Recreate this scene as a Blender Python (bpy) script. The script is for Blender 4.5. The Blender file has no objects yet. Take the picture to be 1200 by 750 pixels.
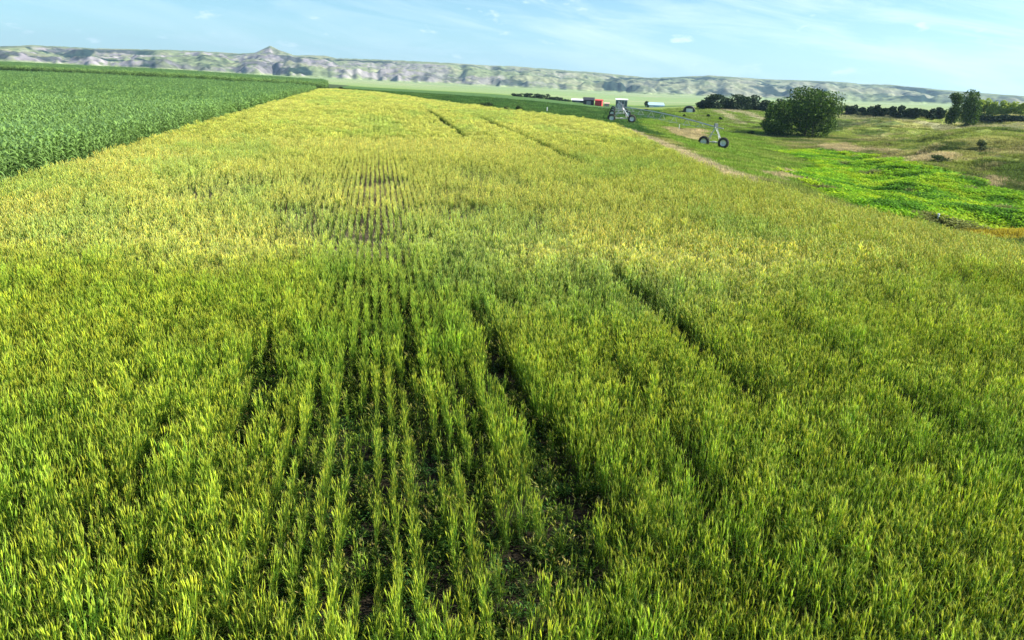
import bpy, math, random
import numpy as np
R_ = math.radians
rng = np.random.default_rng(7)
random.seed(7)
sc = bpy.context.scene
COL = sc.collection

# ------------------------------------------------------------------ camera
H = 6.0                                    # eye height above the field soil
FPX = 867.0                                # focal length in pixels of the 1200 px wide photograph
Mw = np.array([[0.98421498, 0.01614891, -0.17623871],
               [-0.17242112, 0.31199601, -0.93430693],
               [0.03989774, 0.94994616, 0.30985556]])      # camera axes in world space (rows run along +Y)
cam_d = bpy.data.cameras.new('camera')
cam = bpy.data.objects.new('camera', cam_d); COL.objects.link(cam)
cam_d.sensor_width = 36.0
cam_d.lens = 36.0 * FPX / 1200.0
cam_d.clip_start = 0.1; cam_d.clip_end = 40000
from mathutils import Matrix
m4 = Matrix([list(Mw[0]) + [0], list(Mw[1]) + [0], list(Mw[2]) + [H], [0, 0, 0, 1]])
cam.matrix_world = m4
sc.camera = cam

# ------------------------------------------------------------------ light
SUN_AZ, SUN_EL = R_(98), R_(36)            # azimuth clockwise from +Y
w = bpy.data.worlds.new("World"); sc.world = w; w.use_nodes = True
nt = w.node_tree; N = nt.nodes; L = nt.links
bg = N['Background']
sky = N.new('ShaderNodeTexSky'); sky.sky_type = 'NISHITA'; sky.sun_disc = False
sky.sun_elevation = SUN_EL; sky.sun_rotation = SUN_AZ
sky.altitude = 700; sky.air_density = 1.0; sky.dust_density = 0.6; sky.ozone_density = 1.6
tc = N.new('ShaderNodeTexCoord')
def wn(kind, **kw):
    n = N.new(kind)
    for k, v in kw.items(): setattr(n, k, v)
    return n
# thin high cloud: stretched noise over a flat cloud layer (direction / elevation)
sep = wn('ShaderNodeSeparateXYZ'); L.new(tc.outputs['Generated'], sep.inputs[0])
def wm(op, a, b=None, c=None, clamp=False):
    n = wn('ShaderNodeMath', operation=op); n.use_clamp = clamp
    for i, v in enumerate((a, b, c)):
        if v is None: continue
        if isinstance(v, (int, float)): n.inputs[i].default_value = v
        else: L.new(v, n.inputs[i])
    return n.outputs[0]
az = wm('ARCTAN2', sep.outputs['X'], sep.outputs['Y'])
elv = wm('ARCSINE', sep.outputs['Z'])
comb = wn('ShaderNodeCombineXYZ')
L.new(wm('MULTIPLY', az, 5.0), comb.inputs[0])
L.new(wm('ADD', wm('MULTIPLY', elv, 34.0), wm('MULTIPLY', az, 5.0)), comb.inputs[1])
n1 = wn('ShaderNodeTexNoise'); n1.inputs['Scale'].default_value = 1.0; n1.inputs['Detail'].default_value = 9
n1.inputs['Roughness'].default_value = 0.62; n1.inputs['Distortion'].default_value = 0.6
L.new(comb.outputs[0], n1.inputs['Vector'])
r1 = wn('ShaderNodeValToRGB'); r1.color_ramp.elements[0].position = 0.44; r1.color_ramp.elements[1].position = 0.72
L.new(n1.outputs[0], r1.inputs[0])
comb2 = wn('ShaderNodeCombineXYZ')
L.new(wm('MULTIPLY', az, 22.0), comb2.inputs[0]); L.new(wm('MULTIPLY', elv, 60.0), comb2.inputs[1])
n2 = wn('ShaderNodeTexNoise'); n2.inputs['Scale'].default_value = 1.0; n2.inputs['Detail'].default_value = 6
n2.inputs['Roughness'].default_value = 0.55
L.new(comb2.outputs[0], n2.inputs['Vector'])
r2 = wn('ShaderNodeValToRGB'); r2.color_ramp.elements[0].position = 0.60; r2.color_ramp.elements[1].position = 0.80
L.new(n2.outputs[0], r2.inputs[0])
# thin veil of cirrus gets wider to the right
veil = wm('MULTIPLY', r1.outputs[0], wm('MULTIPLY_ADD', az, 0.75, 0.62, clamp=True), clamp=True)
veil2 = wm('ADD', veil, wm('MULTIPLY_ADD', az, 0.22, 0.0, clamp=True), clamp=True)
cl = wm('MAXIMUM', wm('MULTIPLY', veil2, 0.48), wm('MULTIPLY', r2.outputs[0], 0.9))
hzm = wn('ShaderNodeMapRange'); hzm.inputs['From Min'].default_value = 0.0; hzm.inputs['From Max'].default_value = 0.16
hzm.inputs['To Min'].default_value = 0.40; hzm.inputs['To Max'].default_value = 0.0
L.new(elv, hzm.inputs['Value'])
tint = wn('ShaderNodeMix'); tint.data_type = 'RGBA'; tint.blend_type = 'MULTIPLY'; tint.inputs['Factor'].default_value = 1.0
tint.inputs[7].default_value = (0.64, 1.0, 1.16, 1)
L.new(sky.outputs[0], tint.inputs[6])
mixh = wn('ShaderNodeMix'); mixh.data_type = 'RGBA'; mixh.inputs[7].default_value = (6.4, 9.4, 11.0, 1)
L.new(hzm.outputs[0], mixh.inputs['Factor']); L.new(tint.outputs[2], mixh.inputs[6])
mixc = wn('ShaderNodeMix'); mixc.data_type = 'RGBA'; mixc.inputs[7].default_value = (9.8, 11.0, 12.0, 1)
L.new(cl, mixc.inputs['Factor']); L.new(mixh.outputs[2], mixc.inputs[6])
L.new(mixc.outputs[2], bg.inputs['Color'])
bg.inputs['Strength'].default_value = 0.056
sl = bpy.data.lights.new('sun', 'SUN'); sl.energy = 5.0; sl.angle = R_(0.55); sl.color = (1.0, 0.955, 0.88)
so = bpy.data.objects.new('sun', sl); COL.objects.link(so)
so.location = (60, 10, 60)
from mathutils import Vector
sdir = Vector((math.sin(SUN_AZ) * math.cos(SUN_EL), math.cos(SUN_AZ) * math.cos(SUN_EL), math.sin(SUN_EL)))
so.rotation_euler = sdir.to_track_quat('Z', 'Y').to_euler()
vs = sc.view_settings; vs.view_transform = 'Standard'; vs.look = 'None'; vs.gamma = 1; vs.use_curve_mapping = False
vs.exposure = 1.2
cy = sc.cycles
cy.max_bounces = 6; cy.diffuse_bounces = 3; cy.glossy_bounces = 2; cy.transmission_bounces = 4; cy.volume_bounces = 0
cy.transparent_max_bounces = 6; cy.use_denoising = True
cy.sample_clamp_indirect = 4.0

# ------------------------------------------------------------------ numpy value noise
def _hash(ix, iy, seed):
    h = (ix.astype(np.int64) * 374761393 + iy.astype(np.int64) * 668265263 + seed * 974634777) & 0x7fffffff
    h = ((h ^ (h >> 13)) * 1274126177) & 0x7fffffff
    return ((h ^ (h >> 16)) & 0xffff) / 65535.0
def vnoise(x, y, seed=0):
    x = np.asarray(x, float); y = np.asarray(y, float)
    ix = np.floor(x); iy = np.floor(y); fx = x - ix; fy = y - iy
    fx = fx * fx * (3 - 2 * fx); fy = fy * fy * (3 - 2 * fy)
    a = _hash(ix, iy, seed); b = _hash(ix + 1, iy, seed); c = _hash(ix, iy + 1, seed); d = _hash(ix + 1, iy + 1, seed)
    return (a * (1 - fx) + b * fx) * (1 - fy) + (c * (1 - fx) + d * fx) * fy
def fbm(x, y, seed=0, oct=4, gain=0.5):
    s = 0; a = 1; t = 0
    for o in range(oct):
        s = s + a * vnoise(x * 2 ** o + 17.3 * o, y * 2 ** o - 9.1 * o, seed + o); t += a; a *= gain
    return s / t
def sstep(a, b, x):
    t = np.clip((x - a) / (b - a), 0, 1); return t * t * (3 - 2 * t)

# ------------------------------------------------------------------ terrain height
RK = np.array([1, 15, 30, 40, 50, 62, 78, 100, 130, 155, 190, 240, 300, 400, 600, 1000, 1500, 2500, 4500, 12000.])
AZK = np.array([-180, -60, -23.2, -13.6, -8.2, 0, 9.9, 18.7, 24.7, 30.2, 36.4, 43.5, 52, 75, 180.])
ZK = np.array([
 [0]*14 + [0, 1, 0, -3, -10, -20],
 [0]*14 + [0, 1, 0, -3, -10, -20],
 [0]*14 + [.4, 1, 0, -3, -10, -20],
 [0]*12 + [.3, .6, .3, -1, -3, -9, -20, -20],
 [0]*12 + [0, -.3, -1, -4, -7, -12, -20, -20],
 [0]*11 + [0, -.4, -1.6, -3.7, -7.8, -11, -17, -22, -22],
 [0]*9 + [-.3, -.8, -1.2, -1.6, -2.4, -5, -10, -14, -20, -24, -24],
 [0]*7 + [0, -.5, -1, -1.9, -3, -4.2, -6.5, -9.2, -14.5, -18, -23, -26, -26],
 [0, 0, 0, 0, 0, 0, -.2, -1.4, -2.9, -3.2, -2.6, -1.2, -.8, -2.2, -6, -12, -16, -22, -26, -26],
 [0, 0, 0, 0, -.15, -.6, -1.8, -3.4, -4.1, -4.1, -3.2, -1.7, -1.6, -3, -6, -10, -14, -20, -26, -26],
 [0, 0, 0, -.3, -1.2, -2.5, -3.5, -4.1, -4.2, -4.0, -3.1, -1.7, -1.2, -2, -4, -7.5, -11, -16, -24, -26],
 [0, 0, -.2, -.9, -1.9, -2.6, -2.8, -2.3, -1.4, -.9, -.4, 0, .2, 0, -1.5, -4.2, -6, -8.5, -16, -20],
 [0, 0, -.3, -1.3, -2.2, -2.7, -2.6, -1.6, -.6, -.2, 0, .3, .4, .4, 0, -2, -4, -6, -12, -18],
 [0, 0, -.3, -1.3, -2.0, -2.2, -2.0, -1.2, -.4, 0, .2, .3, .4, .4, 0, -2, -4, -6, -12, -18],
 [0]*14 + [0, 0, 0, -3, -10, -20]], float)
_LR = np.log(RK)
_ra = np.arange(-180, 180.5, 1.0); _rr = np.linspace(0, math.log(12000), 260)
_G = np.array([np.interp(_rr, _LR, ZK[i]) for i in range(len(AZK))])
_G = np.array([np.interp(_ra, AZK, _G[:, j]) for j in range(len(_rr))]).T
_k = np.array([1, 2, 3, 4, 3, 2, 1.]); _k /= _k.sum()
_P = np.pad(_G, ((3, 3), (3, 3)), 'edge')
_P = sum(_k[i] * _P[i:i + _G.shape[0], :] for i in range(7))
_G = sum(_k[i] * _P[:, i:i + _G.shape[1]] for i in range(7))
# edge of the wheat, world x at which it stops on the right for a given y
def wheat_right(y):
    return np.interp(y, [-60, 0, 20, 27, 31, 36, 45, 55, 75, 104, 122, 134, 142, 400], [90, 90, 56, 33, 28, 24.5, 22.8, 24.2, 28, 33.2, 32, 26, 25, 25])
def height(x, y):
    x = np.asarray(x, float); y = np.asarray(y, float)
    r = np.maximum(np.hypot(x, y), 1.0); a = np.degrees(np.arctan2(x, y))
    u = np.clip((a + 180), 0, 359.999); v = np.clip(np.log(r) / _rr[-1] * (len(_rr) - 1), 0, len(_rr) - 1.001)
    iu = np.floor(u).astype(int); iv = np.floor(v).astype(int); fu = u - iu; fv = v - iv
    z = (_G[iu, iv] * (1 - fu) + _G[iu + 1, iv] * fu) * (1 - fv) + (_G[iu, iv + 1] * (1 - fu) + _G[iu + 1, iv + 1] * fu) * fv
    # hummocks of the pasture
    past = sstep(4, 16, x - wheat_right(y)) * sstep(30, 60, r) * (1 - sstep(300, 500, r)) * sstep(26, 34, a)
    z = z + past * ((fbm(x / 19, y / 15, 5, 4) - .5) * 6.5 + (fbm(x / 5, y / 5, 9, 3) - .5) * .7) * sstep(33, 38, a + r * .004)
    far = sstep(150, 500, r)
    z = z + far * (fbm(x / 160, y / 160, 11, 3) - .5) * 1.6 * sstep(600, 2000, r)
    z = z + (fbm(x / 9, y / 9, 3, 2) - .5) * .10 * (1 - far)
    return z
def H1(x, y): return float(height(np.array([x]), np.array([y]))[0])
def ground_hit(u, v):
    """the place on the ground that stands at photograph pixel (u, v)"""
    d = np.array([u - 600, -(v - 375), -FPX]); d = Mw @ (d / np.linalg.norm(d))
    t = np.exp(np.linspace(math.log(5), math.log(9000), 2500))
    px = d[0] * t; py = d[1] * t; pz = H + d[2] * t
    g = height(px, py)
    k = np.argmax(pz < g)
    if pz[k] >= g[k]: k = -1
    return float(px[k]), float(py[k])
def poly_world(pts): return [ground_hit(*p) for p in pts]
def in_poly(x, y, poly, wob=0.0, sc_=6.0, seed=1):
    if wob:
        x = x + (fbm(x / sc_, y / sc_, seed, 3) - .5) * wob * 2; y = y + (fbm(x / sc_ + 40, y / sc_ + 7, seed + 3, 3) - .5) * wob * 2
    c = np.zeros(np.shape(x), bool); n = len(poly); j = n - 1
    for i in range(n):
        xi, yi = poly[i]; xj, yj = poly[j]
        if yi != yj:
            c ^= ((yi > y) != (yj > y)) & (x < (xj - xi) * (y - yi) / (yj - yi) + xi)
        j = i
    return c

# ------------------------------------------------------------------ helpers
def tag(o, label=None, cat=None, group=None, kind=None):
    if label: o['label'] = label
    if cat: o['category'] = cat
    if group: o['group'] = group
    if kind: o['kind'] = kind
    return o
def empty(name, loc, rz=0.0):
    o = bpy.data.objects.new(name, None); COL.objects.link(o); o.location = loc; o.rotation_euler = (0, 0, rz)
    o.empty_display_size = .3
    return o
def np_mesh(name, V, F, mats=None, mi=None, attrs=None, smooth=False):
    """F: list of (n, k) int arrays"""
    me = bpy.data.meshes.new(name)
    V = np.asarray(V, np.float32)
    me.vertices.add(len(V)); me.vertices.foreach_set('co', V.ravel())
    loops = np.concatenate([np.asarray(f).ravel() for f in F]).astype(np.int32)
    sizes = np.concatenate([np.full(len(f), np.asarray(f).shape[1]) for f in F]).astype(np.int32)
    me.loops.add(len(loops)); me.loops.foreach_set('vertex_index', loops)
    me.polygons.add(len(sizes)); me.polygons.foreach_set('loop_start', (np.cumsum(sizes) - sizes).astype(np.int32))
    me.polygons.foreach_set('loop_total', sizes)
    for m in (mats or []): me.materials.append(m)
    if mi is not None: me.polygons.foreach_set('material_index', np.asarray(mi, np.int32))
    if smooth: me.polygons.foreach_set('use_smooth', np.ones(len(sizes), bool))
    for k, (typ, arr) in (attrs or {}).items():
        a = me.attributes.new(k, typ, 'POINT')
        arr = np.asarray(arr)
        if typ == 'FLOAT': a.data.foreach_set('value', arr.astype(np.float32).ravel())
        elif typ == 'INT': a.data.foreach_set('value', arr.astype(np.int32).ravel())
        elif typ == 'FLOAT_VECTOR': a.data.foreach_set('vector', arr.astype(np.float32).ravel())
        elif typ == 'FLOAT_COLOR':
            if arr.shape[1] == 3: arr = np.hstack([arr, np.ones((len(arr), 1))])
            a.data.foreach_set('color', arr.astype(np.float32).ravel())
    me.update(calc_edges=True)
    return me
def link(name, me, parent=None):
    o = bpy.data.objects.new(name, me); COL.objects.link(o)
    if parent: o.parent = parent
    return o

class MB:
    """collects boxes, tubes and profiles into one mesh"""
    def __init__(s): s.v = []; s.f = []
    def add(s, vs_, fs):
        b = len(s.v); s.v += [tuple(p) for p in vs_]; s.f += [[b + i for i in f] for f in fs]; return s
    def box(s, x0, x1, y0, y1, z0, z1):
        return s.add([(x0, y0, z0), (x1, y0, z0), (x1, y1, z0), (x0, y1, z0), (x0, y0, z1), (x1, y0, z1), (x1, y1, z1), (x0, y1, z1)],
                     [(3, 2, 1, 0), (4, 5, 6, 7), (0, 1, 5, 4), (1, 2, 6, 5), (2, 3, 7, 6), (3, 0, 4, 7)])
    def tube(s, p, q, r, r2=None, n=8, cap=True):
        p = Vector(p); q = Vector(q); r2 = r if r2 is None else r2
        d = (q - p).normalized(); a = d.orthogonal().normalized(); b = d.cross(a)
        vs_ = []
        for c, rr in ((p, r), (q, r2)):
            for i in range(n):
                t = 2 * math.pi * i / n; vs_.append(c + a * (math.cos(t) * rr) + b * (math.sin(t) * rr))
        fs = [(i, (i + 1) % n, n + (i + 1) % n, n + i) for i in range(n)]
        if cap: fs += [tuple(range(n - 1, -1, -1)), tuple(range(n, 2 * n))]
        return s.add(vs_, fs)
    def path(s, pts, radii, n=6):
        for i in range(len(pts) - 1): s.tube(pts[i], pts[i + 1], radii[i], radii[i + 1], n)
        return s
    def lathe(s, prof, n=24, axis='x', c=(0, 0, 0)):
        """prof: (axial, radius) closed ring of profile points"""
        vs_ = []; m = len(prof)
        for i in range(n):
            t = 2 * math.pi * i / n
            for a_, r_ in prof:
                if axis == 'x': vs_.append((c[0] + a_, c[1] + math.cos(t) * r_, c[2] + math.sin(t) * r_))
                else: vs_.append((c[0] + math.cos(t) * r_, c[1] + math.sin(t) * r_, c[2] + a_))
        fs = [(i * m + j, i * m + (j + 1) % m, ((i + 1) % n) * m + (j + 1) % m, ((i + 1) % n) * m + j) for i in range(n) for j in range(m)]
        return s.add(vs_, fs)
    def build(s, name, mat, parent=None, smooth=False):
        me = bpy.data.meshes.new(name); me.from_pydata(s.v, [], s.f); me.materials.append(mat); me.update()
        if smooth:
            for p in me.polygons: p.use_smooth = True
        return link(name, me, parent)

def mat(name, base=(.5, .5, .5), rough=.8, metal=0.0, var=0.0, vscale=3.0, spec=.5, bump=0.0, coord='Object', dirt=None):
    m = bpy.data.materials.new(name); m.use_nodes = True
    nt_ = m.node_tree; n = nt_.nodes; l = nt_.links; p = n['Principled BSDF']
    p.inputs['Roughness'].default_value = rough; p.inputs['Metallic'].default_value = metal
    p.inputs['Specular IOR Level'].default_value = spec
    p.inputs['Base Color'].default_value = (*base, 1)
    if var or dirt:
        t = n.new('ShaderNodeTexCoord'); no = n.new('ShaderNodeTexNoise'); no.inputs['Scale'].default_value = vscale; no.inputs['Detail'].default_value = 6
        no.inputs['Roughness'].default_value = .65
        l.new(t.outputs[coord], no.inputs[0])
        r = n.new('ShaderNodeValToRGB'); r.color_ramp.elements[0].position = .32; r.color_ramp.elements[1].position = .7
        d = dirt or tuple(c * (1 - var) for c in base)
        r.color_ramp.elements[0].color = (*d, 1); r.color_ramp.elements[1].color = (*[min(1, c * (1 + var)) for c in base], 1)
        l.new(no.outputs[0], r.inputs[0]); l.new(r.outputs[0], p.inputs['Base Color'])
        if bump:
            b = n.new('ShaderNodeBump'); b.inputs['Strength'].default_value = bump; l.new(no.outputs[0], b.inputs['Height']); l.new(b.outputs[0], p.inputs['Normal'])
    return m

def plant_mat(name, transl=.35, rough=.5, patch=0.25, spec=.4, hue_amp=.0):
    """colour comes from the plant's own vertex colour, times the per-plant tint and slow patches over the field"""
    m = bpy.data.materials.new(name); m.use_nodes = True
    n = m.node_tree.nodes; l = m.node_tree.links; p = n['Principled BSDF']; out = n['Material Output']
    vc = n.new('ShaderNodeAttribute'); vc.attribute_name = 'col'
    it = n.new('ShaderNodeAttribute'); it.attribute_type = 'INSTANCER'; it.attribute_name = 'tintc'
    mx = n.new('ShaderNodeMix'); mx.data_type = 'RGBA'; mx.blend_type = 'MULTIPLY'; mx.inputs['Factor'].default_value = 1
    l.new(vc.outputs['Color'], mx.inputs[6]); l.new(it.outputs['Vector'], mx.inputs[7])
    l.new(mx.outputs[2], p.inputs['Base Color']); p.inputs['Roughness'].default_value = rough; p.inputs['Specular IOR Level'].default_value = spec
    tr = n.new('ShaderNodeBsdfTranslucent'); l.new(mx.outputs[2], tr.inputs[0])
    ms = n.new('ShaderNodeMixShader'); ms.inputs[0].default_value = transl
    l.new(p.outputs[0], ms.inputs[1]); l.new(tr.outputs[0], ms.inputs[2]); l.new(ms.outputs[0], out.inputs[0])
    return m

# ---- instanced ground cover (stuff): a cloud of points that carries clump variants
def scatter(name, variants, P, vid, rot, scl, tintc, label, cat):
    cdat = bpy.data.collections.new(name + '_clumps')
    for i, me in enumerate(variants):
        o = bpy.data.objects.new('%s_clump_%02d' % (name, i), me); cdat.objects.link(o)
    me = np_mesh(name, P, [np.zeros((0, 3), int)], attrs={
        'vid': ('INT', vid), 'rotv': ('FLOAT_VECTOR', rot), 'sclv': ('FLOAT_VECTOR', scl), 'tintc': ('FLOAT_VECTOR', tintc)}) if False else bpy.data.meshes.new(name)
    me.vertices.add(len(P)); me.vertices.foreach_set('co', np.asarray(P, np.float32).ravel())
    for k, typ, key, arr in (('vid', 'INT', 'value', vid), ('rotv', 'FLOAT_VECTOR', 'vector', rot), ('sclv', 'FLOAT_VECTOR', 'vector', scl), ('tintc', 'FLOAT_VECTOR', 'vector', tintc)):
        a = me.attributes.new(k, typ, 'POINT'); a.data.foreach_set(key, np.asarray(arr, np.int32 if typ == 'INT' else np.float32).ravel())
    me.update()
    o = link(name, me)
    g = bpy.data.node_groups.new(name + '_scatter', 'GeometryNodeTree')
    g.interface.new_socket('Geometry', in_out='INPUT', socket_type='NodeSocketGeometry')
    g.interface.new_socket('Geometry', in_out='OUTPUT', socket_type='NodeSocketGeometry')
    n = g.nodes; l = g.links
    gi = n.new('NodeGroupInput'); go = n.new('NodeGroupOutput'); ip = n.new('GeometryNodeInstanceOnPoints')
    ci = n.new('GeometryNodeCollectionInfo'); ci.inputs['Collection'].default_value = cdat
    ci.inputs['Separate Children'].default_value = True; ci.inputs['Reset Children'].default_value = True
    def na(nm, dt):
        a = n.new('GeometryNodeInputNamedAttribute'); a.data_type = dt; a.inputs[0].default_value = nm; return a.outputs[0]
    l.new(gi.outputs[0], ip.inputs['Points']); l.new(ci.outputs[0], ip.inputs['Instance'])
    ip.inputs['Pick Instance'].default_value = True
    l.new(na('vid', 'INT'), ip.inputs['Instance Index'])
    er = n.new('FunctionNodeEulerToRotation'); l.new(na('rotv', 'FLOAT_VECTOR'), er.inputs[0]); l.new(er.outputs[0], ip.inputs['Rotation'])
    l.new(na('sclv', 'FLOAT_VECTOR'), ip.inputs['Scale']); l.new(ip.outputs[0], go.inputs[0])
    md = o.modifiers.new('scatter', 'NODES'); md.node_group = g
    tag(o, label, cat, None, 'stuff')
    return o

# ribbons: every blade is a strip of n segments with its own colours
class Blades:
    def __init__(s): s.V = []; s.F4 = []; s.F3 = []; s.C = []; s.k = 0
    def strip(s, pts, wid, side, cols):
        """pts (n,3), wid (n,), side (3,) or (n,3), cols (n,3)"""
        pts = np.asarray(pts, float); n = len(pts); side = np.broadcast_to(np.asarray(side, float), pts.shape)
        wv = np.asarray(wid)[:, None] * .5
        Lp = pts - side * wv; Rp = pts + side * wv
        s.V.append(np.stack([Lp, Rp], 1).reshape(-1, 3)); s.C.append(np.repeat(np.asarray(cols, float), 2, 0))
        for i in range(n - 1):
            a = s.k + 2 * i; s.F4.append((a, a + 1, a + 3, a + 2))
        s.k += 2 * n
    def spindle(s, pts, rad, cols, n=4):
        pts = np.asarray(pts, float); m = len(pts)
        ph = np.arange(n) * 2 * math.pi / n + random.random()
        ring = np.stack([np.cos(ph), np.sin(ph), np.zeros(n)], 1)
        s.V.append((pts[:, None, :] + ring[None] * np.asarray(rad)[:, None, None]).reshape(-1, 3)); s.C.append(np.repeat(np.asarray(cols, float), n, 0))
        for i in range(m - 1):
            for j in range(n):
                a = s.k + i * n + j; b = s.k + i * n + (j + 1) % n; s.F4.append((a, b, b + n, a + n))
        s.k += m * n
    def tri(s, a, b, c, col):
        s.V.append(np.array([a, b, c], float)); s.C.append(np.repeat(np.asarray([col], float), 3, 0)); s.F3.append((s.k, s.k + 1, s.k + 2)); s.k += 3
    def mesh(s, name, m):
        F = []
        if s.F4: F.append(np.array(s.F4))
        if s.F3: F.append(np.array(s.F3))
        return np_mesh(name, np.concatenate(s.V), F, [m], attrs={'col': ('FLOAT_COLOR', np.clip(np.concatenate(s.C), 0, 1))})

def U(a, b): return random.uniform(a, b)

# ------------------------------------------------------------------ GROUND (one sheet to the horizon)
A0 = np.concatenate([np.linspace(-180, -40, 71)[:-1], np.linspace(-40, 62, 680)[:-1], np.linspace(62, 180, 60)])
RR = np.concatenate([[0.0], np.exp(np.linspace(math.log(1.0), math.log(60), 110))[:-1], np.exp(np.linspace(math.log(60), math.log(420), 420))[:-1], np.exp(np.linspace(math.log(420), math.log(14000), 170))])
AA, RG = np.meshgrid(np.radians(A0), RR)
GX = (np.sin(AA) * RG).ravel(); GY = (np.cos(AA) * RG).ravel(); GZ = height(GX, GY)
na_, nr_ = len(A0), len(RR)
ii, jj = np.meshgrid(np.arange(nr_ - 1), np.arange(na_ - 1), indexing='ij')
q = (ii * na_ + jj).ravel()
quads = np.stack([q, q + na_, q + na_ + 1, q + 1], 1)
CORN_X = -16.5
def corn_far(x): return 262 + (x + 16.5) * -.33 * 1.0      # far end of the near corn block
def wheat_far(x): return np.interp(x, [-30, 0, 27, 36], [262, 235, 134, 112])
def zone_colors(x, y):
    n = len(x); r = np.hypot(x, y); a = np.degrees(np.arctan2(x, y))
    c = np.tile(np.array([[.16, .25, .035]]), (n, 1))                # rough grass
    big = fbm(x / 22, y / 22, 31, 4); mid = fbm(x / 4.5, y / 4.5, 33, 4); str_ = fbm(x / 9 + y / 40, y / 2.6, 35, 3)
    def put(mask, col, k=1.0):
        mk = (mask.astype(float) * k)[:, None]; c[:] = c * (1 - mk) + np.array(col) * mk
    # pasture on the right: tan and olive
    past = sstep(-2, 4, x - wheat_right(y)) * (r < 420)
    put(past > .5, (.23, .275, .05)); put((past > .5) & (big > .5), (.31, .30, .09), .8)
    put((past > .5) & (mid > .60), (.07, .12, .02), .8); put((past > .5) & (str_ > .62), (.36, .31, .14), .6)
    # green slope below the pivot and beyond the wheat
    put((r > 105) & (r < 470) & (a < 27) & (x > CORN_X), (.055, .125, .025)); put((r > 105) & (r < 470) & (a < 27) & (x > CORN_X) & (mid > .55), (.10, .17, .035), .7)
    put(in_poly(x, y, PG['near_slope'], 1.5), (.17, .27, .03)); put(in_poly(x, y, PG['near_slope'], 1.5) & (str_ > .55), (.26, .30, .06), .6)
    put(in_poly(x, y, PG['mid_slope'], 2.5), (.18, .26, .035)); 
    put(in_poly(x, y, PG['mid_slope'], 2.5) & (str_ > .56), (.24, .245, .10), .7)
    for k in ('tan_strip', 'tan_patch', 'tan_patch2', 'tan_patch3', 'tan_patch4', 'tan_patch5'):
        put(in_poly(x, y, PG[k], 1.2, 3.0), (.44, .36, .19), .9)
    put(in_poly(x, y, PG['swale'], 3.0, 5.0), (.12, .30, .012)); put(in_poly(x, y, PG['swale'], 3.0, 5.0) & (mid > .55), (.19, .36, .02), .7)
    put(in_poly(x, y, PG['yellow'], .6, 3.0), (.44, .36, .03), .9)
    for k in ('track_a', 'track_b'): put(in_poly(x, y, PG[k], .5, 4.0), (.40, .36, .21), .85)
    put(in_poly(x, y, PG['ridge_dry'], 1.2, 4.0), (.36, .33, .18), .6)
    put(in_poly(x, y, PG['dark_bank'], 1.2, 4.0), (.06, .085, .03), .7)
    # wheat soil
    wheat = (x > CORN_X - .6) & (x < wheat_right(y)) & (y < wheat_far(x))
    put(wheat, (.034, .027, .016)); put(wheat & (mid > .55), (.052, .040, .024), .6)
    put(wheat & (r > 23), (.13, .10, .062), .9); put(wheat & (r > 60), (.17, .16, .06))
    # dry verge along the wheat edge
    e = x - wheat_right(y) + (mid - .5) * 1.2
    put((e > -.5) & (e < .8 + 1.8 * sstep(36, 55, y)) & (y > 25) & (y < 118), (.48, .40, .23), .9)
    corn = (x < CORN_X) & (r < 700)
    put(corn, (.05, .075, .025))
    # beyond the corn : farm land of the valley
    far = sstep(470, 560, r + (big - .5) * 60)
    c[:] = c * (1 - far[:, None]) + np.array([.22, .29, .11]) * far[:, None]
    fv = fbm(x / 300, y / 90, 41, 3)
    put((r > 560) & (fv > .56), (.20, .30, .10), .6); put((r > 800) & (fv < .38), (.36, .36, .20), .6)
    return c
PG = {k: poly_world(v) for k, v in {
 'near_slope': [(742, 140), (790, 138), (860, 150), (900, 166), (960, 190), (1000, 215), (1060, 245), (1000, 246), (900, 215), (840, 197), (790, 170)],
 'mid_slope': [(740, 126), (900, 127), (1000, 136), (1000, 150), (940, 165), (870, 162), (800, 140)],
 'tan_strip': [(775, 149), (826, 152), (828, 163), (806, 165), (780, 156)],
 'tan_patch': [(888, 203), (925, 200), (952, 207), (940, 212), (900, 212)],
 'tan_patch2': [(1048, 187), (1080, 181), (1120, 184), (1090, 190), (1055, 194)],
 'tan_patch3': [(1130, 213), (1160, 207), (1180, 214), (1160, 222), (1140, 219)],
 'tan_patch4': [(955, 171), (990, 168), (1055, 176), (1000, 180), (962, 176)],
 'tan_patch5': [(812, 152), (828, 152), (826, 162), (812, 160)],
 'swale': [(920, 180), (960, 173), (1030, 183), (1080, 192), (1130, 205), (1150, 222), (1210, 240), (1260, 250), (1260, 262), (1130, 268), (1060, 260), (985, 240), (925, 214), (950, 195)],
 'yellow': [(1110, 270), (1150, 259), (1250, 257), (1250, 285), (1170, 285)],
 'track_a': [(846, 126), (870, 130), (905, 141), (903, 145), (868, 133), (842, 129)],
 'track_b': [(840, 129), (855, 134), (872, 146), (866, 146), (850, 136), (836, 131)],
 'ridge_dry': [(978, 134), (1060, 138), (1200, 146), (1200, 150), (1080, 146), (1000, 141), (975, 139)],
 'dark_bank': [(965, 140), (1005, 144), (1000, 150), (960, 158), (955, 150)],
}.items()}
gm = bpy.data.materials.new('ground_mat'); gm.use_nodes = True
_n = gm.node_tree.nodes; _l = gm.node_tree.links; _p = _n['Principled BSDF']; _p.inputs['Roughness'].default_value = .95; _p.inputs['Specular IOR Level'].default_value = .15
_a = _n.new('ShaderNodeAttribute'); _a.attribute_name = 'col'
_t = _n.new('ShaderNodeNewGeometry'); _no = _n.new('ShaderNodeTexNoise'); _no.inputs['Scale'].default_value = .9; _no.inputs['Detail'].default_value = 10; _no.inputs['Roughness'].default_value = .72
_l.new(_t.outputs['Position'], _no.inputs[0])
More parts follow.
